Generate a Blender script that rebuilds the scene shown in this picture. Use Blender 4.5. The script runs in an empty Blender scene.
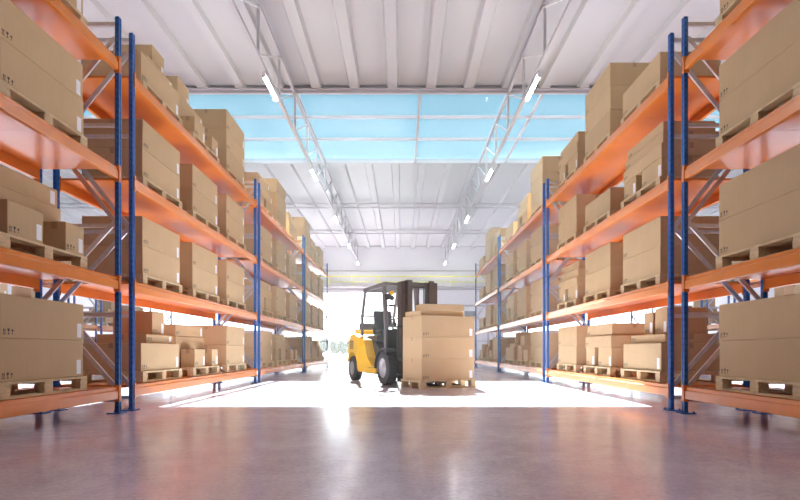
import bpy, bmesh, math, random
from mathutils import Vector, Matrix
random.seed(7)
S = bpy.context.scene
C = S.collection
PI = math.pi

# ------------------------------------------------------------------ materials
def newmat(name):
    m = bpy.data.materials.new(name); m.use_nodes = True
    nt = m.node_tree; b = nt.nodes['Principled BSDF']
    return m, nt, b

def mat(name, col, rough=.5, metal=0, noise=0, scale=8, bump=0, stretch=(1,1,1), coat=0, spec=.5):
    m, nt, b = newmat(name); N = nt.nodes; L = nt.links
    b.inputs['Base Color'].default_value = (*col, 1)
    b.inputs['Roughness'].default_value = rough
    b.inputs['Metallic'].default_value = metal
    b.inputs['Coat Weight'].default_value = coat
    b.inputs['Specular IOR Level'].default_value = spec
    if noise or bump:
        tc = N.new('ShaderNodeTexCoord'); mp = N.new('ShaderNodeMapping'); nz = N.new('ShaderNodeTexNoise')
        mp.inputs['Scale'].default_value = stretch
        nz.inputs['Scale'].default_value = scale; nz.inputs['Detail'].default_value = 5
        L.new(tc.outputs['Object'], mp.inputs['Vector']); L.new(mp.outputs[0], nz.inputs['Vector'])
    if noise:
        r = N.new('ShaderNodeMapRange'); r.inputs['From Min'].default_value = .3; r.inputs['From Max'].default_value = .7
        r.inputs['To Min'].default_value = 1-noise; r.inputs['To Max'].default_value = 1+noise
        L.new(nz.outputs['Fac'], r.inputs['Value'])
        mx = N.new('ShaderNodeVectorMath'); mx.operation = 'SCALE'; mx.inputs[0].default_value = col
        L.new(r.outputs[0], mx.inputs['Scale']); L.new(mx.outputs[0], b.inputs['Base Color'])
    if bump:
        bp = N.new('ShaderNodeBump'); bp.inputs['Strength'].default_value = bump; bp.inputs['Distance'].default_value = .01
        L.new(nz.outputs['Fac'], bp.inputs['Height']); L.new(bp.outputs[0], b.inputs['Normal'])
    return m

def emit(name, col, s):
    m, nt, b = newmat(name)
    b.inputs['Base Color'].default_value = (.9,.9,.9,1)
    b.inputs['Emission Color'].default_value = (*col, 1); b.inputs['Emission Strength'].default_value = s
    return m

def cardboard(name, col):
    m, nt, b = newmat(name); N = nt.nodes; L = nt.links
    tc = N.new('ShaderNodeTexCoord'); oi = N.new('ShaderNodeObjectInfo')
    mp = N.new('ShaderNodeMapping'); mp.inputs['Scale'].default_value = (30,30,1.5)
    n1 = N.new('ShaderNodeTexNoise'); n1.inputs['Scale'].default_value = 2; n1.inputs['Detail'].default_value = 4
    n2 = N.new('ShaderNodeTexNoise'); n2.inputs['Scale'].default_value = 3; n2.inputs['Detail'].default_value = 3
    L.new(tc.outputs['Object'], mp.inputs[0]); L.new(mp.outputs[0], n1.inputs[0]); L.new(tc.outputs['Object'], n2.inputs[0])
    a = N.new('ShaderNodeMath'); a.operation = 'MULTIPLY_ADD'; a.inputs[1].default_value = .16; a.inputs[2].default_value = .84
    L.new(n1.outputs['Fac'], a.inputs[0])
    c = N.new('ShaderNodeMath'); c.operation = 'MULTIPLY_ADD'; c.inputs[1].default_value = .16
    L.new(n2.outputs['Fac'], c.inputs[0]); L.new(a.outputs[0], c.inputs[2])
    d = N.new('ShaderNodeMath'); d.operation = 'MULTIPLY_ADD'; d.inputs[1].default_value = .14
    L.new(oi.outputs['Random'], d.inputs[0]); L.new(c.outputs[0], d.inputs[2])
    v = N.new('ShaderNodeVectorMath'); v.operation = 'SCALE'; v.inputs[0].default_value = col
    L.new(d.outputs[0], v.inputs['Scale']); L.new(v.outputs[0], b.inputs['Base Color'])
    b.inputs['Roughness'].default_value = .75; b.inputs['Specular IOR Level'].default_value = .25
    return m

def upright_paint():
    m, nt, b = newmat('blue_upright_paint'); N = nt.nodes; L = nt.links
    tc = N.new('ShaderNodeTexCoord'); sp = N.new('ShaderNodeSeparateXYZ'); L.new(tc.outputs['Object'], sp.inputs[0])
    f = N.new('ShaderNodeMath'); f.operation = 'PINGPONG'; f.inputs[1].default_value = .0375
    L.new(sp.outputs['Z'], f.inputs[0])
    g = N.new('ShaderNodeMath'); g.operation = 'LESS_THAN'; g.inputs[1].default_value = .012; L.new(f.outputs[0], g.inputs[0])
    # slots run in a narrow band on each face
    def band(sock, c, w):
        a = N.new('ShaderNodeMath'); a.operation = 'COMPARE'; a.inputs[1].default_value = c; a.inputs[2].default_value = w
        L.new(sock, a.inputs[0]); return a.outputs[0]
    mx = N.new('ShaderNodeMath'); mx.operation = 'MAXIMUM'
    L.new(band(sp.outputs['X'], 0, .010), mx.inputs[0]); L.new(band(sp.outputs['Y'], .020, .006), mx.inputs[1])
    mu = N.new('ShaderNodeMath'); mu.operation = 'MULTIPLY'; L.new(mx.outputs[0], mu.inputs[0]); L.new(g.outputs[0], mu.inputs[1])
    mc = N.new('ShaderNodeMix'); mc.data_type = 'RGBA'
    mc.inputs['A'].default_value = (.012,.125,.46,1); mc.inputs['B'].default_value = (.004,.012,.05,1)
    L.new(mu.outputs[0], mc.inputs['Factor']); L.new(mc.outputs['Result'], b.inputs['Base Color'])
    b.inputs['Roughness'].default_value = .32
    return m

def floor_mat():
    m, nt, b = newmat('polished_concrete'); N = nt.nodes; L = nt.links
    tc = N.new('ShaderNodeTexCoord')
    n1 = N.new('ShaderNodeTexNoise'); n1.inputs['Scale'].default_value = .9; n1.inputs['Detail'].default_value = 8; n1.inputs['Roughness'].default_value = .62
    n2 = N.new('ShaderNodeTexNoise'); n2.inputs['Scale'].default_value = 7; n2.inputs['Detail'].default_value = 8; n2.inputs['Roughness'].default_value = .7
    n3 = N.new('ShaderNodeTexNoise'); n3.inputs['Scale'].default_value = 3.2; n3.inputs['Detail'].default_value = 6; n3.inputs['Distortion'].default_value = 1.5
    for n in (n1,n2,n3): L.new(tc.outputs['Object'], n.inputs['Vector'])
    cr = N.new('ShaderNodeValToRGB')
    cr.color_ramp.elements[0].position = .40; cr.color_ramp.elements[0].color = (.50,.425,.50,1)
    cr.color_ramp.elements[1].position = .62; cr.color_ramp.elements[1].color = (.74,.67,.75,1)
    ad = N.new('ShaderNodeMath'); ad.operation = 'MULTIPLY_ADD'; ad.inputs[1].default_value = .30
    L.new(n2.outputs['Fac'], ad.inputs[0])
    sc = N.new('ShaderNodeMath'); sc.operation = 'MULTIPLY'; sc.inputs[1].default_value = .40; L.new(n1.outputs['Fac'], sc.inputs[0])
    n4 = N.new('ShaderNodeTexNoise'); n4.inputs['Scale'].default_value = 38; n4.inputs['Detail'].default_value = 4; L.new(tc.outputs['Object'], n4.inputs['Vector'])
    gr = N.new('ShaderNodeMath'); gr.operation = 'MULTIPLY_ADD'; gr.inputs[1].default_value = .30
    L.new(n4.outputs['Fac'], gr.inputs[0]); L.new(sc.outputs[0], gr.inputs[2]); sc = gr
    L.new(sc.outputs[0], ad.inputs[2]); L.new(ad.outputs[0], cr.inputs[0]); L.new(cr.outputs[0], b.inputs['Base Color'])
    r = N.new('ShaderNodeMapRange'); r.inputs['From Min'].default_value = .3; r.inputs['From Max'].default_value = .7
    r.inputs['To Min'].default_value = .12; r.inputs['To Max'].default_value = .24
    L.new(n3.outputs['Fac'], r.inputs['Value']); L.new(r.outputs[0], b.inputs['Roughness'])
    bp = N.new('ShaderNodeBump'); bp.inputs['Strength'].default_value = .035; bp.inputs['Distance'].default_value = .01
    L.new(n2.outputs['Fac'], bp.inputs['Height']); L.new(bp.outputs[0], b.inputs['Normal'])
    b.inputs['Specular IOR Level'].default_value = .55
    return m

def glass_mat(name, tint, gl=.06):
    m, nt, b = newmat(name); N = nt.nodes; L = nt.links
    N.remove(b); out = [n for n in N if n.type == 'OUTPUT_MATERIAL'][0]
    tr = N.new('ShaderNodeBsdfTransparent'); tr.inputs[0].default_value = (*tint,1)
    g = N.new('ShaderNodeBsdfGlossy'); g.inputs['Roughness'].default_value = .05
    mx = N.new('ShaderNodeMixShader'); mx.inputs[0].default_value = gl
    L.new(tr.outputs[0], mx.inputs[1]); L.new(g.outputs[0], mx.inputs[2]); L.new(mx.outputs[0], out.inputs[0])
    return m

M = {
 'floor': floor_mat(),
 'orange': mat('orange_beam_paint', (.78,.235,.035), .26, noise=.05, scale=3),
 'deck': mat('orange_deck_paint', (.78,.215,.035), .24, noise=.05, scale=2),
 'blue': upright_paint(),
 'blueplain': mat('blue_plate_paint', (.012,.125,.46), .35),
 'galv': mat('galvanised_steel', (.62,.60,.62), .38, .55, noise=.08, scale=12),
 'card': cardboard('cardboard', (.54,.385,.215)),
 'tape': mat('packing_tape', (.42,.28,.16), .35),
 'paper': mat('white_label_paper', (.86,.86,.88), .6),
 'ink': mat('printed_ink', (.05,.04,.035), .7),
 'wood': mat('pallet_wood', (.68,.53,.31), .8, noise=.18, scale=3, stretch=(2,14,14)),
 'roof': mat('roof_sheet', (.50,.495,.51), .5, noise=.02, scale=.5),
 'white': mat('white_steel', (.78,.75,.76), .4),
 'truss': mat('pale_beam_steel', (.50,.47,.49), .42),
 'greysteel': mat('grey_truss_steel', (.50,.475,.48), .42, .1),
 'wall': mat('white_wall_panel', (.78,.78,.80), .6),
 'tube': emit('fluorescent_tube', (1,.98,.96), 75),
 'yellow': mat('forklift_yellow', (.93,.54,.02), .32, noise=.03, scale=2, coat=.3),
 'black': mat('black_steel', (.035,.030,.032), .42),
 'mast': mat('mast_steel', (.075,.050,.045), .4, .2),
 'rubber': mat('tyre_rubber', (.045,.042,.043), .75, bump=.2, scale=30),
 'rim': mat('wheel_rim', (.42,.40,.41), .45, .3),
 'seat': mat('seat_vinyl', (.05,.05,.06), .5),
 'guard': mat('guard_steel', (.16,.14,.145), .4),
 'amber': mat('amber_lens', (.9,.5,.03), .25),
 'lens': mat('lamp_lens', (.8,.8,.82), .15),
 'railyellow': mat('safety_yellow', (.80,.78,.20), .5),
 'apron': mat('pale_concrete_apron', (.28,.29,.31), .8, noise=.05, scale=2),
 'leaf': mat('distant_foliage', (.07,.11,.08), .8, noise=.3, scale=2),
 'bark': mat('bark', (.12,.09,.06), .9),
 'glass': glass_mat('skylight_glass', (.86,.95,.98), .015),
 'wglass': glass_mat('window_glass', (.93,.97,1)),
 'grille': mat('grey_grille', (.30,.31,.34), .5),
}

# ------------------------------------------------------------------ mesh builder
class MB:
    def __init__(s): s.v=[]; s.f=[]; s.m=[]; s.sm=[]
    def add(s, vs, fs, mi=0, smooth=False):
        o=len(s.v); s.v += [tuple(v) for v in vs]
        for f in fs: s.f.append([i+o for i in f]); s.m.append(mi); s.sm.append(smooth)
    def box(s, x0,x1,y0,y1,z0,z1, mi=0, c=0):
        if c:
            bm = bmesh.new()
            bmesh.ops.create_cube(bm, size=1)
            for v in bm.verts: v.co = Vector(((x0+x1)/2+v.co.x*(x1-x0),(y0+y1)/2+v.co.y*(y1-y0),(z0+z1)/2+v.co.z*(z1-z0)))
            bmesh.ops.bevel(bm, geom=bm.edges[:], offset=c, segments=2, affect='EDGES', profile=.5)
            bm.verts.index_update()
            s.add([v.co[:] for v in bm.verts], [[v.index for v in f.verts] for f in bm.faces], mi); bm.free(); return
        s.add([(x0,y0,z0),(x1,y0,z0),(x1,y1,z0),(x0,y1,z0),(x0,y0,z1),(x1,y0,z1),(x1,y1,z1),(x0,y1,z1)],
              [(0,3,2,1),(4,5,6,7),(0,1,5,4),(1,2,6,5),(2,3,7,6),(3,0,4,7)], mi)
    def prism(s, poly, a, b, axis='x', mi=0):
        # poly: 2D outline (CCW) extruded along axis from a to b
        n=len(poly)
        def P(p,t):
            return {'x':(t,p[0],p[1]),'y':(p[0],t,p[1]),'z':(p[0],p[1],t)}[axis]
        vs=[P(p,a) for p in poly]+[P(p,b) for p in poly]
        fs=[tuple(range(n))[::-1], tuple(range(n,2*n))]
        for i in range(n): j=(i+1)%n; fs.append((i,j,j+n,i+n))
        s.add(vs,fs,mi)
    def bar(s, p, q, w, h=None, mi=0, up=(0,0,1)):
        p=Vector(p); q=Vector(q); h=h or w; d=(q-p).normalized(); u=Vector(up)
        if abs(d.dot(u))>.98: u=Vector((0,1,0)) if abs(d.y)<.9 else Vector((1,0,0))
        r=d.cross(u).normalized(); u=r.cross(d)
        vs=[]
        for c in (p,q):
            for a,b in ((-1,-1),(1,-1),(1,1),(-1,1)): vs.append(c+r*a*w/2+u*b*h/2)
        s.add(vs,[(3,2,1,0),(4,5,6,7),(0,1,5,4),(1,2,6,5),(2,3,7,6),(3,0,4,7)],mi)
    def tube(s, pts, r, n=10, mi=0):
        pts=[Vector(p) for p in pts]; rings=[]; vs=[]
        for i,p in enumerate(pts):
            d=(pts[min(i+1,len(pts)-1)]-pts[max(i-1,0)]).normalized()
            u=Vector((0,0,1)) if abs(d.z)<.9 else Vector((1,0,0))
            a=d.cross(u).normalized(); b=a.cross(d)
            for k in range(n): t=2*PI*k/n; vs.append(p+a*math.cos(t)*r+b*math.sin(t)*r)
        fs=[]
        for i in range(len(pts)-1):
            for k in range(n): l=(k+1)%n; fs.append((i*n+k,i*n+l,(i+1)*n+l,(i+1)*n+k))
        s.add(vs,fs,mi,True)
        s.add([vs[k] for k in range(n)],[tuple(range(n))],mi); e=(len(pts)-1)*n
        s.add([vs[e+k] for k in range(n)],[tuple(range(n))[::-1]],mi)
    def lathe(s, prof, c, axis='y', n=32, mi=0, smooth=True):
        # prof: (radius, along-axis)
        vs=[]; k=len(prof)
        for i in range(n):
            t=2*PI*i/n
            for r,a in prof:
                x,z=r*math.cos(t),r*math.sin(t)
                if axis=='y': vs.append((c[0]+x,c[1]+a,c[2]+z))
                elif axis=='z': vs.append((c[0]+x,c[1]+z,c[2]+a))
                else: vs.append((c[0]+a,c[1]+x,c[2]+z))
        fs=[]
        for i in range(n):
            j=(i+1)%n
            for q in range(k-1): fs.append((i*k+q,j*k+q,j*k+q+1,i*k+q+1))
        s.add(vs,fs,mi,smooth)
    def mesh(s, name, mats, recalc=True):
        me=bpy.data.meshes.new(name); me.from_pydata(s.v,[],s.f)
        for m in mats: me.materials.append(M[m])
        me.polygons.foreach_set('material_index', s.m); me.polygons.foreach_set('use_smooth', s.sm)
        if recalc:
            bm=bmesh.new(); bm.from_mesh(me); bmesh.ops.recalc_face_normals(bm, faces=bm.faces); bm.to_mesh(me); bm.free()
        me.update(); return me

def link(name, me, parent=None, loc=(0,0,0), rz=0):
    o=bpy.data.objects.new(name, me); C.objects.link(o); o.location=loc; o.rotation_euler=(0,0,rz)
    if parent: o.parent=parent
    return o
def tag(o, label, cat, group=None, kind=None):
    if label: o['label']=label
    if cat: o['category']=cat
    if group: o['group']=group
    if kind: o['kind']=kind
    return o
def struct(name, mb, mats, label=None, parent=None, loc=(0,0,0)):
    o=link(name, mb.mesh(name,mats), parent, loc)
    if not parent:
        o['kind']='structure'
        if label: o['label']=label
    return o

# ------------------------------------------------------------------ setting
XW=22.0; YW=42.3; YB=-15.0; ZR=8.80
b=MB(); b.box(-XW-.2,XW+.2,YB-.2,YW+.2,-.2,0); struct('floor', b, ['floor'])
b=MB(); b.box(-120,120,YW+.2,260,-.25,-.02); struct('ground_outside', b, ['apron'], 'pale concrete yard outside the open loading door')

def corrugated(y0,y1):
    b=MB(); pts=[]; k=-19
    x=-.27+1.17*k
    pts.append((-XW-.2,ZR+.13))
    while x<XW:
        if x-.2>-XW: pts += [(x-.19,ZR+.13),(x-.135,ZR),(x+.135,ZR),(x+.19,ZR+.13)]
        x+=1.17
    pts.append((XW+.2,ZR+.13))
    top=[(p[0],p[1]+.05) for p in pts][::-1]
    n=len(pts); vs=[(p[0],y0,p[1]) for p in pts]+[(p[0],y1,p[1]) for p in pts]
    vs+=[(p[0],y0,p[1]+.06) for p in pts]+[(p[0],y1,p[1]+.06) for p in pts]
    fs=[]
    for i in range(n-1):
        fs+=[(i,i+1,n+i+1,n+i),(2*n+i,3*n+i,3*n+i+1,2*n+i+1),(i,2*n+i,2*n+i+1,i+1),(n+i,n+i+1,3*n+i+1,3*n+i)]
    b.add(vs,fs)
    for ye in (y0,y1): b.box(-XW,XW,ye-.02,ye+.02,ZR+.10,ZR+.20)
    return b
SK0,SK1=16.75,23.1
SA0,SA1=1.9,5.75
struct('ceiling', corrugated(YB,SK0-.05), ['roof'], 'near ribbed white roof sheeting above the aisle')
struct('ceiling', corrugated(SK1+.05,YW), ['roof'], 'far ribbed white roof sheeting beyond the skylight')
# skylights
xs=[x for x in [.58+3.85*k for k in range(-6,6)] if abs(x)<XW]
def skylight(n, y0, y1, label):
    sky=bpy.data.objects.new('window_%d'%n,None); C.objects.link(sky); sky.location=(0,y0,ZR); sky['kind']='structure'; sky['label']=label
    ys=[0,1.9,3.85,y1-y0] if y1-y0>5 else [0,1.3,2.6,y1-y0]
    b=MB(); b.box(-XW,XW,-.05,y1-y0+.05,.07,.085); struct('glass_pane', b, ['glass'], parent=sky)
    for i,y in enumerate(ys):
        w=.06 if i in(0,3) else .03
        b=MB(); b.box(-XW,XW,y-w,y+w,-.04 if i in (0,3) else -.03,.07 if i>0 else .20,0); struct('cross_mullion', b, ['truss'], parent=sky)
    for x in xs:
        b=MB(); b.box(x-.04,x+.04,.04,y1-y0-.04,-.02,.065); struct('glazing_bar', b, ['truss'], parent=sky)
skylight(1,SK0,SK1,'long glazed skylight strip across the roof')
# cross beams under the roof
def crossbeam(y, n):
    b=MB()
    if y<20: b.box(-XW,XW,y-.08,y+.08,ZR-.03,ZR); b.box(-XW,XW,y-.02,y+.02,ZR-.11,ZR-.03); b.box(-XW,XW,y-.05,y+.05,ZR-.14,ZR-.11)
    else:
        b.box(-XW,XW,y-.05,y+.05,ZR-.06,ZR-.01); b.box(-XW,XW,y-.05,y+.05,ZR-.28,ZR-.23)
        x=-XW; k=0
        while x+.5<XW: b.bar((x,y,ZR-.24 if k%2 else ZR-.05),(x+.5,y,ZR-.05 if k%2 else ZR-.24),.025); x+=.5; k+=1
    return struct('ceiling_beam', b, ['truss'], n)
crossbeam(16.62,'steel beam at the near edge of the skylight'); crossbeam(29.5,'steel beam between skylight and far wall'); crossbeam(35.9,'steel beam nearest the far wall')

# walls
b=MB(); b.box(-XW-.2,-XW,YB,YW+.2,0,ZR+.2); struct('wall_left', b, ['wall'])
b=MB(); b.box(XW,XW+.2,YB,YW+.2,0,ZR+.2); struct('wall_right', b, ['wall'])
b=MB(); b.box(-XW,XW,YB-.2,YB,0,ZR+.2); struct('wall_back', b, ['grille'])
DX0,DX1,DZ=-9.2,.2,5.3          # open loading door
WIN=[(-20.5,-11.0,.9,5.3),(8.0,20.5,.9,5.3)]
b=MB()
def wallbits(b, y0,y1, holes, z1):
    xs=sorted([-XW,XW]+[h[0] for h in holes]+[h[1] for h in holes])
    for a,c in zip(xs[:-1],xs[1:]):
        h=[q for q in holes if q[0]<=a+1e-6 and q[1]>=c-1e-6]
        if h:
            h=h[0]
            if h[2]>0: b.box(a,c,y0,y1,0,h[2])
            b.box(a,c,y0,y1,h[3],z1)
        else: b.box(a,c,y0,y1,0,z1)
wallbits(b,YW,YW+.2,[(DX0,DX1,0,DZ)]+WIN,ZR+.2)
x=-XW+.5
while x<XW:      # standing seams of the wall sheeting above the openings
    b.box(x-.02,x+.02,YW-.02,YW,5.35,ZR); x+=.5
struct('wall_far', b, ['wall'])
for i,(x0,x1,z0,z1) in enumerate(WIN):
    w=bpy.data.objects.new('window_%d'%(i+2),None); C.objects.link(w); w.location=((x0+x1)/2,YW+.1,z0); w['kind']='structure'
    w['label']=['large gridded window left of the loading door, behind the left racks','large gridded window behind the right racks'][i]
    b=MB(); hw=(x1-x0)/2; b.box(-hw,hw,-.01,.01,0,z1-z0); struct('glass_pane',b,['wglass'],parent=w)
    b=MB()
    k=int((x1-x0)/1.2)
    for j in range(k+1):
        xx=-hw+2*hw*j/k; b.box(xx-.035,xx+.035,-.05,.05,0,z1-z0)
    for j in range(5):
        zz=(z1-z0)*j/4; b.box(-hw,hw,-.04,.04,max(0,zz-.035),min(z1-z0,zz+.035))
    struct('window_frame',b,['white'],parent=w)
b=MB(); b.box(DX0-.15,DX0,YW-.06,YW+.22,0,DZ+.15); b.box(DX1,DX1+.15,YW-.06,YW+.22,0,DZ+.15); b.box(DX0,DX1,YW-.06,YW+.22,DZ,DZ+.15)
struct('door_1', b, ['white'], 'frame of the wide open loading door in the far wall')
# closed pale sectional door right of the opening
dr=bpy.data.objects.new('door_2',None); C.objects.link(dr); dr.location=(4.4,YW,0); dr['kind']='structure'; dr['label']='closed pale sectional door in the far wall'
b=MB()
for k in range(7): b.box(-2.3,2.3,-.10,-.03,.02+k*.6,.60+k*.6,0,.01)
struct('door_panel',b,['wall'],parent=dr)
b=MB(); b.box(-2.45,-2.3,-.12,0,0,4.35); b.box(2.3,2.45,-.12,0,0,4.35); b.box(-2.3,2.3,-.12,0,4.22,4.35); struct('door_frame',b,['greysteel'],parent=dr)
b=MB(); b.box(4.9,5.8,YW-.16,YW-.10,3.45,3.85)
for k in range(5): b.box(4.95,5.75,YW-.19,YW-.16,3.48+k*.075,3.52+k*.075)
tag(link('wall_vent',b.mesh('wall_vent',['grille'])),'grey louvred vent on the pale sectional door','vent')
for k,z in enumerate((7.0,5.55)):
    b=MB(); b.box(-XW,XW,YW-.10,YW-.02,z-.05,z+.05); struct('trim_%d'%(k+1), b, ['greysteel'])
# yellow guard rail on the far wall
g=bpy.data.objects.new('guard_rail',None); C.objects.link(g); g.location=(0,YW-.5,5.72)
tag(g,'pale yellow guard rail running along the far wall above the doors','railing')
b=MB(); b.box(-8,12,-.05,.05,.75,.83); link('top_rail',b.mesh('top_rail',['railyellow']),g)
b=MB(); b.box(-8,12,-.03,.03,.35,.40); link('middle_rail',b.mesh('middle_rail',['railyellow']),g)
pm=MB(); pm.box(-.035,.035,-.035,.035,.02,.75); pm=pm.mesh('rail_post',['railyellow'])
for k in range(11): link('rail_post',pm,g,(-7.5+k*1.9,0,0))
b=MB(); b.box(-8,12,-.12,.42,-.04,.02); link('walkway_plate',b.mesh('walkway_plate',['greysteel']),g)
# distant shrubs outside
def blob(name, r, seed, h):
    rnd=random.Random(seed); bm=bmesh.new()
    for k in range(7):
        m=Matrix.Translation((rnd.uniform(-r,r)*.8, rnd.uniform(-r,r)*.5, h*(.45+.25*rnd.random())))@Matrix.Diagonal((r*rnd.uniform(.5,.8),r*.55,h*rnd.uniform(.28,.38),1))
        bmesh.ops.create_icosphere(bm, subdivisions=3, radius=1, matrix=m)
    for v in bm.verts: v.co += Vector((rnd.uniform(-.06,.06),rnd.uniform(-.06,.06),rnd.uniform(-.06,.06)))
    me=bpy.data.meshes.new(name); bm.to_mesh(me); bm.free(); me.materials.append(M['leaf']); return me
for k in range(20):
    t=bpy.data.objects.new('tree',None); C.objects.link(t)
    t.location=(-22+k*1.3, (82,85.5)[k%2]+random.uniform(-.3,.3), -.02)
    tag(t,'low leafy green tree in the distance outside the loading door','tree','distant trees outside the loading door')
    link('foliage', blob('foliage',.80,k,2.5+random.uniform(-.3,.3)), t)
    b=MB(); b.tube([(0,0,0),(0.05,0,.7),(0,0,1.4)],.09,8); link('trunk', b.mesh('trunk',['bark']), t)

# ------------------------------------------------------------------ trusses + lamps
TZ0,TZ1,PAN=7.52,8.72,2.155
def truss(x, label, group=None):
    t=bpy.data.objects.new('roof_truss',None); C.objects.link(t); t.location=(x,0,TZ0)
    tag(t,label,'roof truss',group)
    y0=16.75-PAN*7; n=int((YW-.15-y0)/PAN)
    ye=y0+n*PAN; H=TZ1-TZ0
    b=MB(); b.box(-.045,.045,y0,ye,-.045,.045); link('bottom_chord',b.mesh('bottom_chord',['truss']),t)
    b=MB(); b.box(-.045,.045,y0,ye,H-.045,H+.045); link('top_chord',b.mesh('top_chord',['truss']),t)
    pm=MB(); pm.box(-.03,.03,-.03,.03,.045,H-.045); pm=pm.mesh('post',['greysteel'])
    dm=MB(); dm.bar((0,.03,.06),(0,PAN-.03,H-.06),.04); dm=dm.mesh('diagonal',['white'])
    gm=MB(); gm.box(-.06,.06,-.09,.09,H-.10,H-.045); gm=gm.mesh('gusset_plate',['greysteel'])
    for k in range(n+1):
        y=y0+k*PAN; link('post',pm,t,(0,y,0)); link('gusset_plate',gm,t,(0,y,0))
        if k<n: link('diagonal',dm,t,(0,y,0))
    return t
truss(-3.3,'long white roof truss on the left of the aisle, carrying tube lamps')
truss(3.3,'long white roof truss on the right of the aisle, carrying tube lamps')
truss(-11.5,'white roof truss glimpsed through the left racks'); truss(11.5,'white roof truss glimpsed through the right racks')
for sx,sn in ((-3.3,'left'),(3.3,'right')):
    for k,(y,wd) in enumerate(zip((-.15,6.75,13.56,20.25,27.1,33.9,40.6),('added unseen, above the viewpoint,','added unseen, just above the frame,','nearest visible','second nearest visible','middle','second farthest','farthest'))):  # first two in each row: unseen lamps added to brighten the foreground
        l=bpy.data.objects.new('hanging_tube_lamp',None); C.objects.link(l); l.location=(sx,y,TZ0-.043)
        tag(l,f'{wd} lit white tube lamp hanging under the {sn} roof truss','lamp',f'tube lamps under the {sn} truss')
        b=MB(); b.box(-.045,.045,-.64,.64,-.10,-.05,0,.01); b.bar((0,-.4,-.06),(0,-.4,0),.02); b.bar((0,.4,-.06),(0,.4,0),.02); link('lamp_housing',b.mesh('lamp_housing',['white']),l)
        b=MB(); b.tube([(0,-.6,-.135),(0,.6,-.135)],.035,12); o=link('tube',b.mesh('tube',['tube']),l); o['label']='glowing tube'
        b=MB(); b.box(-.04,.04,-.635,-.6,-.175,-.10); b.box(-.04,.04,.6,.635,-.175,-.10); link('end_cap',b.mesh('end_cap',['white']),l)

# ------------------------------------------------------------------ racks
LR=5.80; DR=1.0; LEV=[.32,1.63,2.94,4.24]; HU=4.74
UW=.06; UD=.052
# upright outline (x along aisle, y depth), a folded channel
up_poly=[(-.030,0),(-.013,0),(-.009,.006),(.009,.006),(.013,0),(.030,0),(.030,.036),(.025,.040),(.025,.052),(-.025,.052),(-.025,.040),(-.030,.036)]
def pm_(name, fn, mats):
    b=MB(); fn(b); return b.mesh(name,mats)
m_up=pm_('upright', lambda b:b.prism(up_poly,.012,HU,'z'), ['blue'])
def base_fn(b):
    b.box(-.085,.085,-.04,.12,0,.012,0,.002)
    for x in (-.066,.066):
        b.lathe([(0,.030),(.012,.030),(.012,.012)],(x,-.018 if x<0 else .098,0),'z',6,0,False)
m_base=pm_('base_plate', base_fn, ['blueplain'])
bt=.05
beam_poly=[(0,-.14),(.004,-.144),(bt,-.144),(bt,0),(.022,0),(.018,-.004),(.018,-.034),(.012,-.040),(.004,-.044),(0,-.050)]
U0=UW+.004; U1=LR-UW-.004
m_beam=pm_('beam', lambda b:b.prism(beam_poly,U0+.008,U1-.008,'x'), ['orange'])
def conn(b):
    b.box(0,.006,-.006,.058,-.175,.022,0)              # plate on the side of the upright
    b.box(-.032,.006,-.010,-.004,-.175,.022,0)         # lip on its front
    for z in (-.14,-.02): b.box(-.026,-.012,-.014,-.010,z-.012,z+.012)
m_conn=pm_('connector', conn, ['orange'])
def deck(b):
    n=5; L0=U0+.012; Lt=(U1-U0-.024)/n
    for k in range(n):
        b.box(L0+k*Lt+.002,L0+(k+1)*Lt-.002,bt+.001,DR-bt-.001,-.030,-.001)
m_deck=pm_('shelf_deck', deck, ['deck'])
def hbar(b): b.box(-.018,.018,UD,DR-UD,-.02,.02)
m_hb=pm_('horizontal_brace', hbar, ['galv'])
DN=[.32,1.33,2.30,3.42,4.50]
def dbar(z0,z1,flip):
    b=MB(); y0,y1=UD+.005,DR-UD-.005
    if flip: y0,y1=y1,y0
    b.bar((.0,y0,z0),(0,y1,z1),.05,.028,up=(1,0,0)); return b.mesh('diagonal_brace',['galv'])
m_db=[dbar(DN[i],DN[i+1],i%2) for i in range(4)]
def rack(loc, rz, label, group):
    r=bpy.data.objects.new('pallet_rack',None); C.objects.link(r); r.location=loc; r.rotation_euler=(0,0,rz)
    tag(r,label,'rack',group)
    for u in (UW/2, LR-UW/2):
        for f in (0,1):
            up=link('upright',m_up,r,(u,0 if not f else DR,0),PI*f); link('base_plate',m_base,up)
        for z in (.16,1.19,2.25,3.45,4.66): link('horizontal_brace',m_hb,r,(u,0,z))
        for i in range(4): link('diagonal_brace',m_db[i],r,(u,0,0))
    for z,nm in zip(LEV,('bottom','second','third','top')):
        for f in (0,1):
            bm_=link('beam',m_beam,r,(0 if not f else LR, 0 if not f else DR, z),PI*f)
            c=link('connector',m_conn,bm_,(U0,0,0))
            c=link('connector',m_conn,bm_,(U1,0,0)); c.scale=(-1,1,1)
        link('shelf_deck',m_deck,r,(0,0,z))
    return r

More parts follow.
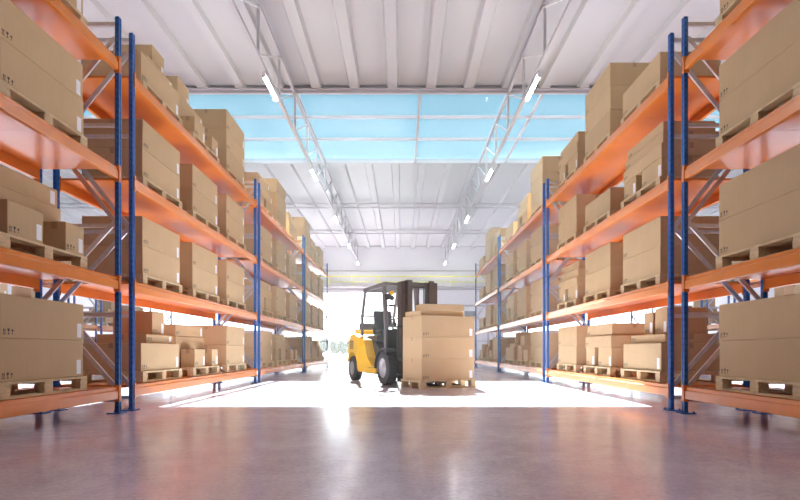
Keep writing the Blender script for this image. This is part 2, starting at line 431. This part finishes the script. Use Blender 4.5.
# ------------------------------------------------------------------ pallets
PH=.15
def pallet_parts(L,D,H):
    t=.022; bl=H-3*t+.0
    deckb=MB()
    n=7; w=(D-.02*(n-1))/n
    for k in range(n): deckb.box(0,L,k*(w+.02),k*(w+.02)+w,H-t,H,0,.002)
    for x in (0,L/2-.06,L-.12): deckb.box(x,x+.12,0,D,H-2*t,H-t,0)
    base=MB(); base.box(0,L,0,.10,0,t,0,.002)
    blk=MB(); blk.box(0,.13,0,.10,0,bl,0,.003)
    return deckb.mesh('top_boards',['wood']), base.mesh('skid',['wood']), blk.mesh('block',['wood']), t
_pc={}
def pallet(loc, rz, label, group=None, L=1.3, D=.86, H=PH, parts=True):
    k=(L,D,H)
    if k not in _pc:
        dm,sm,bm_,t=pallet_parts(L,D,H)
        a=MB()
        for y in (0,D/2-.05,D-.10):
            a.box(0,L,y,y+.10,0,t)
            for x in (0,L/2-.065,L-.13): a.box(x,x+.13,y,y+.10,t,H-2*t)
        for x in (0,L/2-.06,L-.12): a.box(x,x+.12,0,D,H-2*t,H-t)
        n=7; w=(D-.02*(n-1))/n
        for q in range(n): a.box(0,L,q*(w+.02),q*(w+.02)+w,H-t,H)
        _pc[k]=(dm,sm,bm_,t,a.mesh('pallet',['wood']))
    dm,sm,bm_,t,am=_pc[k]
    if not parts:
        o=link('pallet',am,None,loc,rz)
    else:
        o=bpy.data.objects.new('pallet',None); C.objects.link(o); o.location=loc; o.rotation_euler=(0,0,rz)
        link('top_boards',dm,o)
        for y in (0,D/2-.05,D-.10):
            link('skid',sm,o,(0,y,0))
            for x in (0,L/2-.065,L-.13): link('block',bm_,o,(x,y,t))
    tag(o,label,'pallet',group); return o

# ------------------------------------------------------------------ cartons
_cc={}
def carton_mesh(L,D,H):
    k=(round(L,3),round(D,3),round(H,3))
    if k in _cc: return _cc[k]
    b=MB(); e=.004
    b.box(0,L,0,D,0,H-e,0,.006)
    b.box(.002,L-.002,.002,D/2-.002,H-e,H,0,.0015)         # two top flaps meeting on the centre line
    b.box(.002,L-.002,D/2+.002,D-.002,H-e,H,0,.0015)
    b.box(-.0008,0,D/2-.03,D/2+.03,H-.075,H-e,1); b.box(L,L+.0008,D/2-.03,D/2+.03,H-.075,H-e,1)   # tape ends
    b.box(-.0008,L+.0008,D/2-.03,D/2+.03,H-.0006,H,1)
    _cc[k]=b.mesh('carton',['card','tape']); return _cc[k]
lab=MB(); lab.box(0,.075,-.0012,0,0,.15); lab=lab.mesh('shipping_label',['paper'])
mk=MB()
def yv(p): return [(x,-.0008,z) for x,z in p]
def flat(p): 
    mk.prism(p,-.001,-.0001,'y')
for k in range(2):      # paired arrows over a bar
    x=.0+k*.022; flat([(x,.03),(x+.008,.03),(x+.008,.052),(x+.014,.052),(x+.004,.07),(x-.006,.052),(x,.052)])
flat([(-.008,.018),(.038,.018),(.038,.025),(-.008,.025)])
flat([(.062,.07),(.098,.07),(.092,.05),(.083,.043),(.083,.028),(.093,.024),(.093,.018),(.067,.018),(.067,.024),(.077,.028),(.077,.043),(.068,.05)])   # goblet
flat([(.122,.048),(.128,.060),(.140,.066),(.152,.060),(.158,.048),(.143,.048),(.143,.024),(.136,.018),(.128,.022),(.131,.027),(.137,.026),(.137,.048)])  # umbrella
mk.v=[(v[0]*.80,v[1],v[2]) for v in mk.v]
mark=mk.mesh('handling_marks',['ink'])
used_labels=set()
def carton(loc, rz, L,D,H, label, group, marks=True, name='carton', lab_=True):
    o=link(name,carton_mesh(L,D,H),None,loc,rz)
    assert label not in used_labels, label
    used_labels.add(label)
    tag(o,label,'carton',group)
    if marks:
        m_=link('handling_marks',mark,o,(.035 if L>.6 else .025,0,.015))
        if not lab_: return o
        lh=min(1,(H-.05)/.16)
        l_=link('shipping_label',lab,o,(L-.12 if L>.6 else L-.10,0,.03)); l_['label']='white paper label'; l_.scale=(1,1,lh)
    return o

# load kinds: cartons as (u0,u1,v0,v1,w0,w1,name) on a 1.3 x .86 pallet; u runs to the viewer's right, v into the rack
def A(n): return [(.03,1.26,.02,.84,i*.39,(i+1)*.39,w) for i,w in enumerate({1:('single large',),2:('lower large','upper large'),3:('lowest large','middle large','topmost large')}[n])]
KIND={
 'A1':A(1),'A2':A(2),'A3':A(3),
 'B':[(.03,.46,.04,.80,0,.34,'left small'),(.66,1.26,.04,.80,0,.34,'right small'),(.02,1.27,.03,.84,.34,.54,'middle flat'),(.04,1.24,.06,.82,.54,.74,'topmost flat')],
 'B3':[(.03,.46,.04,.80,0,.28,'left small'),(.66,1.26,.04,.80,0,.28,'right small'),(.02,1.27,.03,.84,.28,.46,'lower flat'),(.04,1.26,.06,.82,.46,.62,'middle flat'),(.05,1.2,.09,.80,.62,.78,'topmost flat')],
 'C':[(.02,1.26,.03,.84,0,.385,'wide bottom'),(.32,1.17,.10,.80,.385,.51,'thin middle'),(.70,1.10,.20,.78,.51,.86,'small top')],
 'CR':[(.02,1.26,.03,.84,0,.385,'wide bottom'),(.15,1.24,.10,.80,.385,.51,'thin middle'),(.38,.66,.20,.78,.51,.84,'small left top'),(.68,1.04,.22,.78,.51,.88,'small right top')],
 'D':[(.13,.61,.02,.26,0,.31,'left small front'),(.96,1.28,.02,.26,0,.31,'right small front'),(.0,1.28,.28,.85,0,.52,'wide rear'),(.02,1.25,.30,.83,.52,.72,'flat top rear')],
 'D2':[(.13,.61,.02,.26,0,.31,'left small front'),(.96,1.28,.02,.26,0,.31,'right small front'),(.0,1.28,.28,.85,0,.52,'wide rear'),(.02,1.25,.30,.83,.52,.72,'flat upper rear'),(.35,.85,.40,.80,.72,1.1,'small top')],
 'E':[(.03,.62,.04,.80,0,.44,'left tall small'),(.70,1.26,.06,.62,0,.30,'right low small'),(.10,.60,.12,.70,.44,.72,'small top')],
 'S1':[(.03,.80,.04,.80,0,.30,'wide bottom'),(.15,.70,.10,.70,.30,.56,'small top')],
}
PU=[.46,2.20,3.95]
BAYS=[.70,6.77,12.84,18.91]
LOADS={ # side -> bay -> level -> three kinds, near to far
 -1:[[['','','A2'],['','','D'],['','','A2'],['','','A2']],
     [['C','D','A2'],['A2','A2','A2'],['A2','A2','A2'],['C','D2','A3']],
     [['A2','B','D'],['B','A2','A2'],['A2','A2','B'],['B3','A3','C']],
     [['A2','C','E'],['A2','A2','A2'],['A2','A2','A2'],['A3','B3','A2']]],
  1:[[['','','A2'],['','','A2'],['','','A2'],['','','A2']],
     [['CR','B','A2'],['A2','A2','B3'],['B3','A1','A2'],['A1','A3','B']],
     [['A2','E','C'],['A2','A2','B'],['A2','A2','A2'],['A3','B3','A1']],
     [['A2','E','S1'],['B','A2','A1'],['A2','A2','A1'],['B3','A3','A1']]]}
sn={-1:'left',1:'right'}
bn=['foremost','second','third','farthest']; ln=['bottom','second','third','top']; pn=['nearest','middle','far']
X0=3.37
def load(side, kind, d, z, where, grp, big, xf=X0+.09):
    """a pallet with its near end at distance d on a shelf whose top is z"""
    if side<0: org=Vector((-xf,d,z)); rz=PI/2; ux=Vector((0,1,0)); vx=Vector((-1,0,0))
    else:      org=Vector((xf,d+1.3,z)); rz=-PI/2; ux=Vector((0,-1,0)); vx=Vector((1,0,0))
    org.z+=.0015
    pallet(org,rz,f'wooden pallet, {where}','wooden pallets on the racks',parts=big)
    rnd=random.Random(int(d*100+z*1000+side))
    for (u0,u1,v0,v1,w0,w1,nm) in KIND[kind]:
        j=rnd.uniform(-.008,.008)
        p=org+ux*(u0+j)+vx*(v0+.004)+Vector((0,0,PH+w0+.001+w0*.002))
        carton(p,rz,u1-u0,v1-v0,w1-w0,f'{nm} brown carton, {where}',f'cartons on the {sn[side]} racks',marks=big or nm.startswith(('upper','lower','single','top')),lab_=not(side>0 and 'small' not in nm and 'wide' not in nm))
for side in (-1,1):
    for bi,y0 in enumerate(BAYS):
        if side<0: rack((-X0,y0,0),PI/2,f'{bn[bi]} blue and orange pallet rack along the left of the aisle','aisle racks')
        else: rack((X0,y0+LR,0),-PI/2,f'{bn[bi]} blue and orange pallet rack along the right of the aisle','aisle racks')
        for li in range(4):
            for pi_ in range(3):
                k=LOADS[side][bi][li][pi_]
                if not k: continue
                load(side,k,y0+PU[pi_],LEV[li],f'{pn[pi_]} place on {ln[li]} shelf of {bn[bi]} {sn[side]} rack',None,bi<2)
# racks of the next aisles, seen through the gaps
XN=10.5
for side in (-1,1):
    for bi in (2,3):
        y0=BAYS[bi]
        if side<0: rack((-XN,y0,0),PI/2,f'{"nearer" if bi==2 else "farther"} pallet rack of the next aisle behind the left racks','racks of the next aisles')
        else: rack((XN,y0+LR,0),-PI/2,f'{"nearer" if bi==2 else "farther"} pallet rack of the next aisle behind the right racks','racks of the next aisles')
        for li in (0,1,2):
            for pi_ in (0,2) if li!=1 else (0,1):
                load(side,('A2','C','B')[(li+pi_+bi)%3],y0+PU[pi_],LEV[li],f'{pn[pi_]} place on {ln[li]} shelf of {"nearer" if bi==2 else "farther"} next-aisle rack behind {sn[side]} racks',None,False,XN+.09)

# ------------------------------------------------------------------ load carried by the forklift
al=math.radians(27)
cor=Vector((.38,10.57,0)); ux=Vector((math.cos(al),math.sin(al),0)); vx=Vector((-math.sin(al),math.cos(al),0))
PF=.165
pallet(cor,al,'wooden pallet on the floor under the forklift load',None,1.30,.86,PF)
for i,w in enumerate(('lowest','middle','topmost')):
    carton(cor+ux*.03+vx*.02+Vector((0,0,PF+i*.43)),al,1.24,.82,.43,f'{w} of three large cartons on the pallet in front of the forklift','cartons of the forklift load')
zt=PF+3*.43
carton(cor+ux*.05+vx*.10+Vector((0,0,zt)),al,1.02,.66,.10,'lower flat carton lying on top of the forklift load','cartons of the forklift load',False)
a2=math.radians(14); 
carton(cor+ux*.09+vx*.13+Vector((0,0,zt+.10)),a2,.90,.46,.13,'upper flat carton turned slightly on top of the forklift load','cartons of the forklift load',False)

# ------------------------------------------------------------------ forklift
fk=bpy.data.objects.new('forklift',None); C.objects.link(fk)
hd=math.radians(-66); fk.location=(.14,12.05,0); fk.rotation_euler=(0,0,hd)
tag(fk,'yellow counterbalance forklift with dark mast carrying cartons in the aisle','forklift')
def part(name, b, mats, parent=fk, label=None, loc=(0,0,0)):
    o=link(name,b.mesh(name,mats),parent,loc)
    if label: o['label']=label
    return o
def wheel(x,y,r,w,nm,side):
    b=MB(); o=side   # outer side sign
    rr=r*.60
    b.lathe([(rr,-w/2),(r*.80,-w/2),(r*.93,-w/2+.012),(r*.985,-w/2+.035),(r,-w/4),(r,w/4),(r*.985,w/2-.035),(r*.93,w/2-.012),(r*.80,w/2),(rr,w/2),(rr,-w/2)],(0,0,0),'y',40)
    n=22
    for k in range(n):   # tread lugs on both shoulders
        for sgn in (-1,1):
            t=2*PI*(k+(.25*sgn))/n; c,s=math.cos(t),math.sin(t)
            b.bar((c*(r+.002),sgn*.01,s*(r+.002)),(math.cos(t+.10)*(r-.004),sgn*(w/2-.012),math.sin(t+.10)*(r-.004)),.035,.018,up=(c,0,s))
    t=part(nm,b,['rubber'],loc=(x,y,r+.008))
    b=MB()
    b.lathe([(rr,-w/2+.01),(rr*.95,-w/2+.03),(rr*.80,-w*.25),(rr*.45,-w*.20),(rr*.42,-w*.36),(0,-w*.36)],(0,0,0),'y',32)
    b.lathe([(rr,w/2-.01),(rr*.95,w/2-.03),(rr*.80,w*.25),(rr*.45,w*.20),(rr*.42,w*.36),(0,w*.36)],(0,0,0),'y',32)
    for k in range(6):
        q=2*PI*k/6
        for sg in (-1,1): b.lathe([(0,sg*(w*.26)),(.014,sg*(w*.26)),(.014,sg*(w*.20))],(math.cos(q)*rr*.62,0,math.sin(q)*rr*.62),'y',6,0,False)
    part('rim',b,['rim'],t,'grey steel rim')
for s_ in (-1,1):
    wheel(0,s_*.50,.365,.23,'front_wheel',s_)
    wheel(-2.10,s_*.50,.30,.20,'rear_wheel',s_)
# lower chassis
b=MB(); b.prism([(-1.75,.20),(-.42,.20),(-.42,.34),(-.55,.62),(-1.05,.95),(-1.75,1.02)],-.36,.36,'y')
part('chassis',b,['black'])
# yellow side panels sweeping from the counterweight down to the step
for s_ in (-1,1):
    b=MB(); y0,y1=(s_*.36,s_*.58); y0,y1=min(y0,y1),max(y0,y1)
    b.prism([(-1.66,.24),(-.50,.24),(-.46,.34),(-.74,.40),(-1.05,.60),(-1.28,1.02),(-1.66,1.08)],y0,y1,'y')
    part('side_panel',b,['yellow'])
    b=MB(); b.box(-1.02,-.52,s_*.47-.11,s_*.47+.11,.345,.375,0,.005); part('step',b,['black'])
# counterweight with wheel arches
def cw(b):
    prof=[(-2.42,.52)]
    for k in range(1,9):
        t=PI-PI*k/8; prof.append((-2.10+.40*math.cos(t),.30+.40*math.sin(t)+.02))
    prof += [(-1.66,.26),(-1.66,1.10),(-1.90,1.18),(-2.24,1.14),(-2.34,1.02),(-2.40,.75)]
    b.prism(prof,-.60,.60,'y')
b=MB(); cw(b)
me=b.mesh('counterweight',['yellow']); cwo=link('counterweight',me,fk)
md=cwo.modifiers.new('bevel','BEVEL'); md.width=.035; md.segments=3; md.limit_method='ANGLE'
b=MB()
for k in range(5): b.box(-2.22,-1.98,-.612,-.600,.80+k*.045,.825+k*.045)
part('vent_grille',b,['black'],cwo,'dark louvres on the counterweight')
b=MB(); b.box(-2.28,-1.95,-.48,.48,1.155,1.30,0,.04); part('radiator_cover',b,['yellow'])
# engine hood and seat
b=MB(); b.box(-1.72,-.98,-.34,.34,.98,1.13,0,.03); part('engine_hood',b,['black'])
st=bpy.data.objects.new('operator_seat',None); C.objects.link(st); st.parent=fk; st.location=(-1.28,0,1.13)
b=MB(); b.box(-.24,.26,-.25,.25,0,.13,0,.04); part('seat_cushion',b,['seat'],st)
b=MB(); b.prism([(-.20,.10),(-.08,.12),(-.20,.62),(-.30,.60)],-.23,.23,'y')
o=part('backrest',b,['seat'],st); md=o.modifiers.new('bevel','BEVEL'); md.width=.03; md.segments=3
b=MB()
for s_ in (-1,1): b.box(-.10,.16,s_*.29-.025,s_*.29+.025,.17,.22,0,.01); b.box(-.08,-.03,s_*.29-.02,s_*.29+.02,.03,.17)
part('armrest',b,['black'],st)
# floor, dash cowl, steering
b=MB(); b.box(-1.02,-.36,-.36,.36,.62,.66); part('floor_plate',b,['black'])
b=MB(); b.prism([(-.36,.62),(-.22,.62),(-.22,1.22),(-.32,1.28),(-.48,1.22),(-.44,1.10)],-.42,.42,'y')
o=part('dash_cowl',b,['black']); md=o.modifiers.new('bevel','BEVEL'); md.width=.02; md.segments=2
b=MB(); b.tube([(-.42,-.05,1.15),(-.62,-.05,1.38)],.028,10); part('steering_column',b,['black'])
b=MB(); n=28; R=.17; ax=Vector((-.2,0,.23)).normalized(); e1=Vector((0,1,0)); e2=ax.cross(e1); cc=Vector((-.63,-.05,1.39))
b.tube([cc+e1*R*math.cos(2*PI*k/n)+e2*R*math.sin(2*PI*k/n) for k in range(n+1)],.014,8)
for k in range(3):
    t=2*PI*k/3+.4; b.tube([cc,cc+e1*R*math.cos(t)+e2*R*math.sin(t)],.011,6)
b.lathe([(0,.03),(.04,.03),(.04,-.02)],cc,'z',12); part('steering_wheel',b,['black'])
for k in range(3):
    b=MB(); b.tube([(-.40,.16+k*.07,1.24),(-.45,.16+k*.07,1.42)],.009,6); b.lathe([(0,.025),(.018,.018),(.022,0),(.018,-.018),(0,-.025)],(-.45,.16+k*.07,1.43),'z',10); part('control_lever',b,['black'])
# fenders over the front wheels
for s_ in (-1,1):
    b=MB(); R1,R2=.41,.445; prof=[]
    for k in range(13):
        t=math.radians(55+k*10.5); prof.append((R2*math.cos(t),.37+R2*math.sin(t)))
    for k in range(12,-1,-1):
        t=math.radians(55+k*10.5); prof.append((R1*math.cos(t),.37+R1*math.sin(t)))
    y0,y1=sorted((s_*.36,s_*.63)); b.prism(prof,y0,y1,'y'); part('fender',b,['black'])
# overhead guard
GT=2.24
for s_ in (-1,1):
    y=s_*.43
    b=MB(); pts=[(-1.80,y,1.10),(-1.79,y,1.6),(-1.60,y,GT-.10),(-1.56,y,GT)]
    for p,q in zip(pts[:-1],pts[1:]): b.bar(p,q,.075,.055,up=(0,1,0))
    part('rear_post',b,['guard'])
    b=MB(); y=s_*.40; pts=[(-.27,y,.78),(-.27,y,1.20),(-.42,y,GT-.03)]
    for p,q in zip(pts[:-1],pts[1:]): b.bar(p,q,.10,.08,up=(0,1,0))
    part('front_post',b,['guard'])
b=MB()
b.bar((-1.62,-.43,GT),(-.28,-.41,GT+.02),.06,.09); b.bar((-1.62,.43,GT),(-.28,.41,GT+.02),.06,.07)
b.bar((-1.58,-.45,GT),(-1.58,.45,GT),.07,.07); b.bar((-.30,-.43,GT+.02),(-.30,.43,GT+.02),.07,.07)
part('guard_frame',b,['guard'])
for k in range(5):
    b=MB(); y=-.34+k*.17; b.bar((-1.57,y,GT+.005),(-.32,y,GT+.02),.03,.05); part('guard_bar',b,['guard'])
b=MB(); b.bar((-1.80,-.5,1.36),(-1.80,.5,1.36),.05,.16); part('rear_crossbar',b,['guard'])
b=MB(); b.bar((-1.80,-.5,1.62),(-1.80,.5,1.62),.04,.04); part('rear_crossbar',b,['guard'])
# front turn lamp and work lamp
b=MB(); b.box(-.20,-.14,-.35,-.27,2.00,2.09,0,.01); part('turn_lamp',b,['amber'],label='amber lamp')
b=MB(); b.lathe([(0,.03),(.05,.03),(.06,0),(.04,-.07),(0,-.08)],(-.17,-.31,1.93),'x',20); part('work_lamp',b,['black'])
b=MB(); b.bar((-.34,-.40,1.96),(-.20,-.31,1.98),.025,.14); part('lamp_bracket',b,['black'])
# mirror on the right front post
b=MB(); b.box(-.24,-.21,-.36,-.22,1.74,1.80,0,.01); b.bar((-.35,-.40,1.77),(-.22,-.32,1.77),.02,.02); part('mirror',b,['black'])
# mast
mp=bpy.data.objects.new('mast',None); C.objects.link(mp); mp.parent=fk; mp.location=(.285,.10,0)
def chan(b,x0,x1,ya,yb,z0,z1,s_):
    t=.016; b.box(x0,x1,ya if s_<0 else yb-t, ya+t if s_<0 else yb,z0,z1)
    b.box(x0,x0+t,ya,yb,z0,z1); b.box(x1-t,x1,ya,yb,z0,z1)
for s_ in (-1,1):
    ya,yb=sorted((s_*.33,s_*.43))
    b=MB(); chan(b,-.12,.12,ya,yb,.08,2.24,s_); part('outer_channel',b,['mast'],mp)
    ya,yb=sorted((s_*.20,s_*.325))
    b=MB(); chan(b,-.04,.17,ya,yb,.10,2.27,s_); part('inner_channel',b,['mast'],mp)
    b=MB(); b.tube([(-.11,s_*.27,.12),(-.11,s_*.27,1.30)],.038,14); b.tube([(-.11,s_*.27,1.30),(-.11,s_*.27,2.20)],.022,12); part('lift_cylinder',b,['black'],mp)
    b=MB(); b.bar((.02,s_*.15,.30),(.02,s_*.15,2.16),.035,.012); part('lift_chain',b,['black'],mp)
    b=MB(); b.tube([(-.10,s_*.30,.70),(-.62,s_*.30,.72)],.035,12); part('tilt_cylinder',b,['black'],mp)
for z,h in ((2.18,.10),(1.25,.10),(.16,.14)):
    b=MB(); b.box(-.10,-.06,-.34,.34,z-h/2,z+h/2,0,.005); part('cross_member',b,['mast'],mp)
b=MB(); b.box(.0,.05,-.21,.21,2.19,2.25,0,.005); part('inner_cross_member',b,['mast'],mp)
b=MB()
b.tube([(-.09,-.12,.9),(-.09,-.14,1.6),(-.09,-.08,2.15)],.014,8); b.tube([(-.09,.02,.9),(-.09,.04,1.5),(-.09,.08,2.15)],.014,8); part('hydraulic_hose',b,['rubber'],mp)
# carriage, load backrest and forks
cg=bpy.data.objects.new('carriage',None); C.objects.link(cg); cg.parent=fk; cg.location=(.43,.06,0)
b=MB()
for z in (.22,.58): b.box(0,.045,-.50,.50,z-.045,z+.045,0,.006)
for y in (-.22,.22): b.box(-.02,0,y-.05,y+.05,.14,.66)
part('carriage_plate',b,['black'],cg)
b=MB()
for y in (-.5,-.25,0,.25,.5): b.bar((.02,y,.60),(.02,y,1.25),.035,.03,up=(0,1,0))
b.bar((.02,-.52,1.26),(.02,.52,1.26),.035,.04); part('load_backrest',b,['black'],cg)
FO=.0
for y in (-.06,.42):
    b=MB(); b.prism([(.045,.052),(.98,.058),(1.0,.066),(.98,.074),(.09,.090),(.085,.64),(.045,.64)],y-.06,y+.06,'y'); part('fork',b,['black'],cg)

# ------------------------------------------------------------------ light
sun=bpy.data.lights.new('sun','SUN'); so=bpy.data.objects.new('sun',sun); C.objects.link(so)
el=math.radians(42.5); az=math.radians(1.5)
dv=Vector((math.sin(az)*math.cos(el),-math.cos(az)*math.cos(el),-math.sin(el)))
so.rotation_euler=dv.to_track_quat('-Z','Y').to_euler(); so.location=(0,30,20)
sun.energy=26; sun.angle=math.radians(.6); sun.color=(1,.97,.92)
w=bpy.data.worlds.new('sky'); S.world=w; w.use_nodes=True; N=w.node_tree.nodes; L=w.node_tree.links
bg=N['Background']; tc=N.new('ShaderNodeTexCoord'); sp=N.new('ShaderNodeSeparateXYZ'); cr=N.new('ShaderNodeValToRGB')
L.new(tc.outputs['Generated'],sp.inputs[0]); L.new(sp.outputs['Z'],cr.inputs[0])
e=cr.color_ramp.elements; e[0].position=0; e[0].color=(1,1,1,1); e[1].position=.75; e[1].color=(.036,.078,.112,1)
x=cr.color_ramp.elements.new(.14); x.color=(.80,.90,.96,1); x=cr.color_ramp.elements.new(.34); x.color=(.070,.122,.150,1)
L.new(cr.outputs[0],bg.inputs[0]); bg.inputs[1].default_value=3.2

# thin scattering haze, added for the white glow toward the far end
hz,nt,bs=newmat('glow_haze'); nt.nodes.remove(bs)
vs=nt.nodes.new('ShaderNodeVolumeScatter'); vs.inputs['Density'].default_value=.0026; vs.inputs['Anisotropy'].default_value=.55
nt.links.new(vs.outputs[0],[n for n in nt.nodes if n.type=='OUTPUT_MATERIAL'][0].inputs['Volume']); M['haze']=hz
b=MB(); b.box(-XW-.6,XW+.6,YB-.6,YW+36,-.5,ZR+.9)
o=struct('haze',b,['haze'],'thin haze filling the hall, added for its distant glow'); o['kind']='stuff'
# ------------------------------------------------------------------ camera
cam=bpy.data.cameras.new('camera'); co=bpy.data.objects.new('camera',cam); C.objects.link(co)
co.location=(0,0,.75); co.rotation_euler=(PI/2,0,0)
cam.sensor_width=36; cam.lens=540/800*36; cam.shift_x=-1.5/800; cam.shift_y=100.8/800; cam.clip_end=600
S.camera=co
S.view_settings.view_transform='Standard'; S.view_settings.look='None'; S.view_settings.gamma=1; S.view_settings.exposure=.75
S.view_settings.use_curve_mapping=False
S.cycles.use_denoising=True
S.cycles.max_bounces=10; S.cycles.diffuse_bounces=7; S.cycles.glossy_bounces=5; S.cycles.transparent_max_bounces=12
S.cycles.sample_clamp_indirect=5
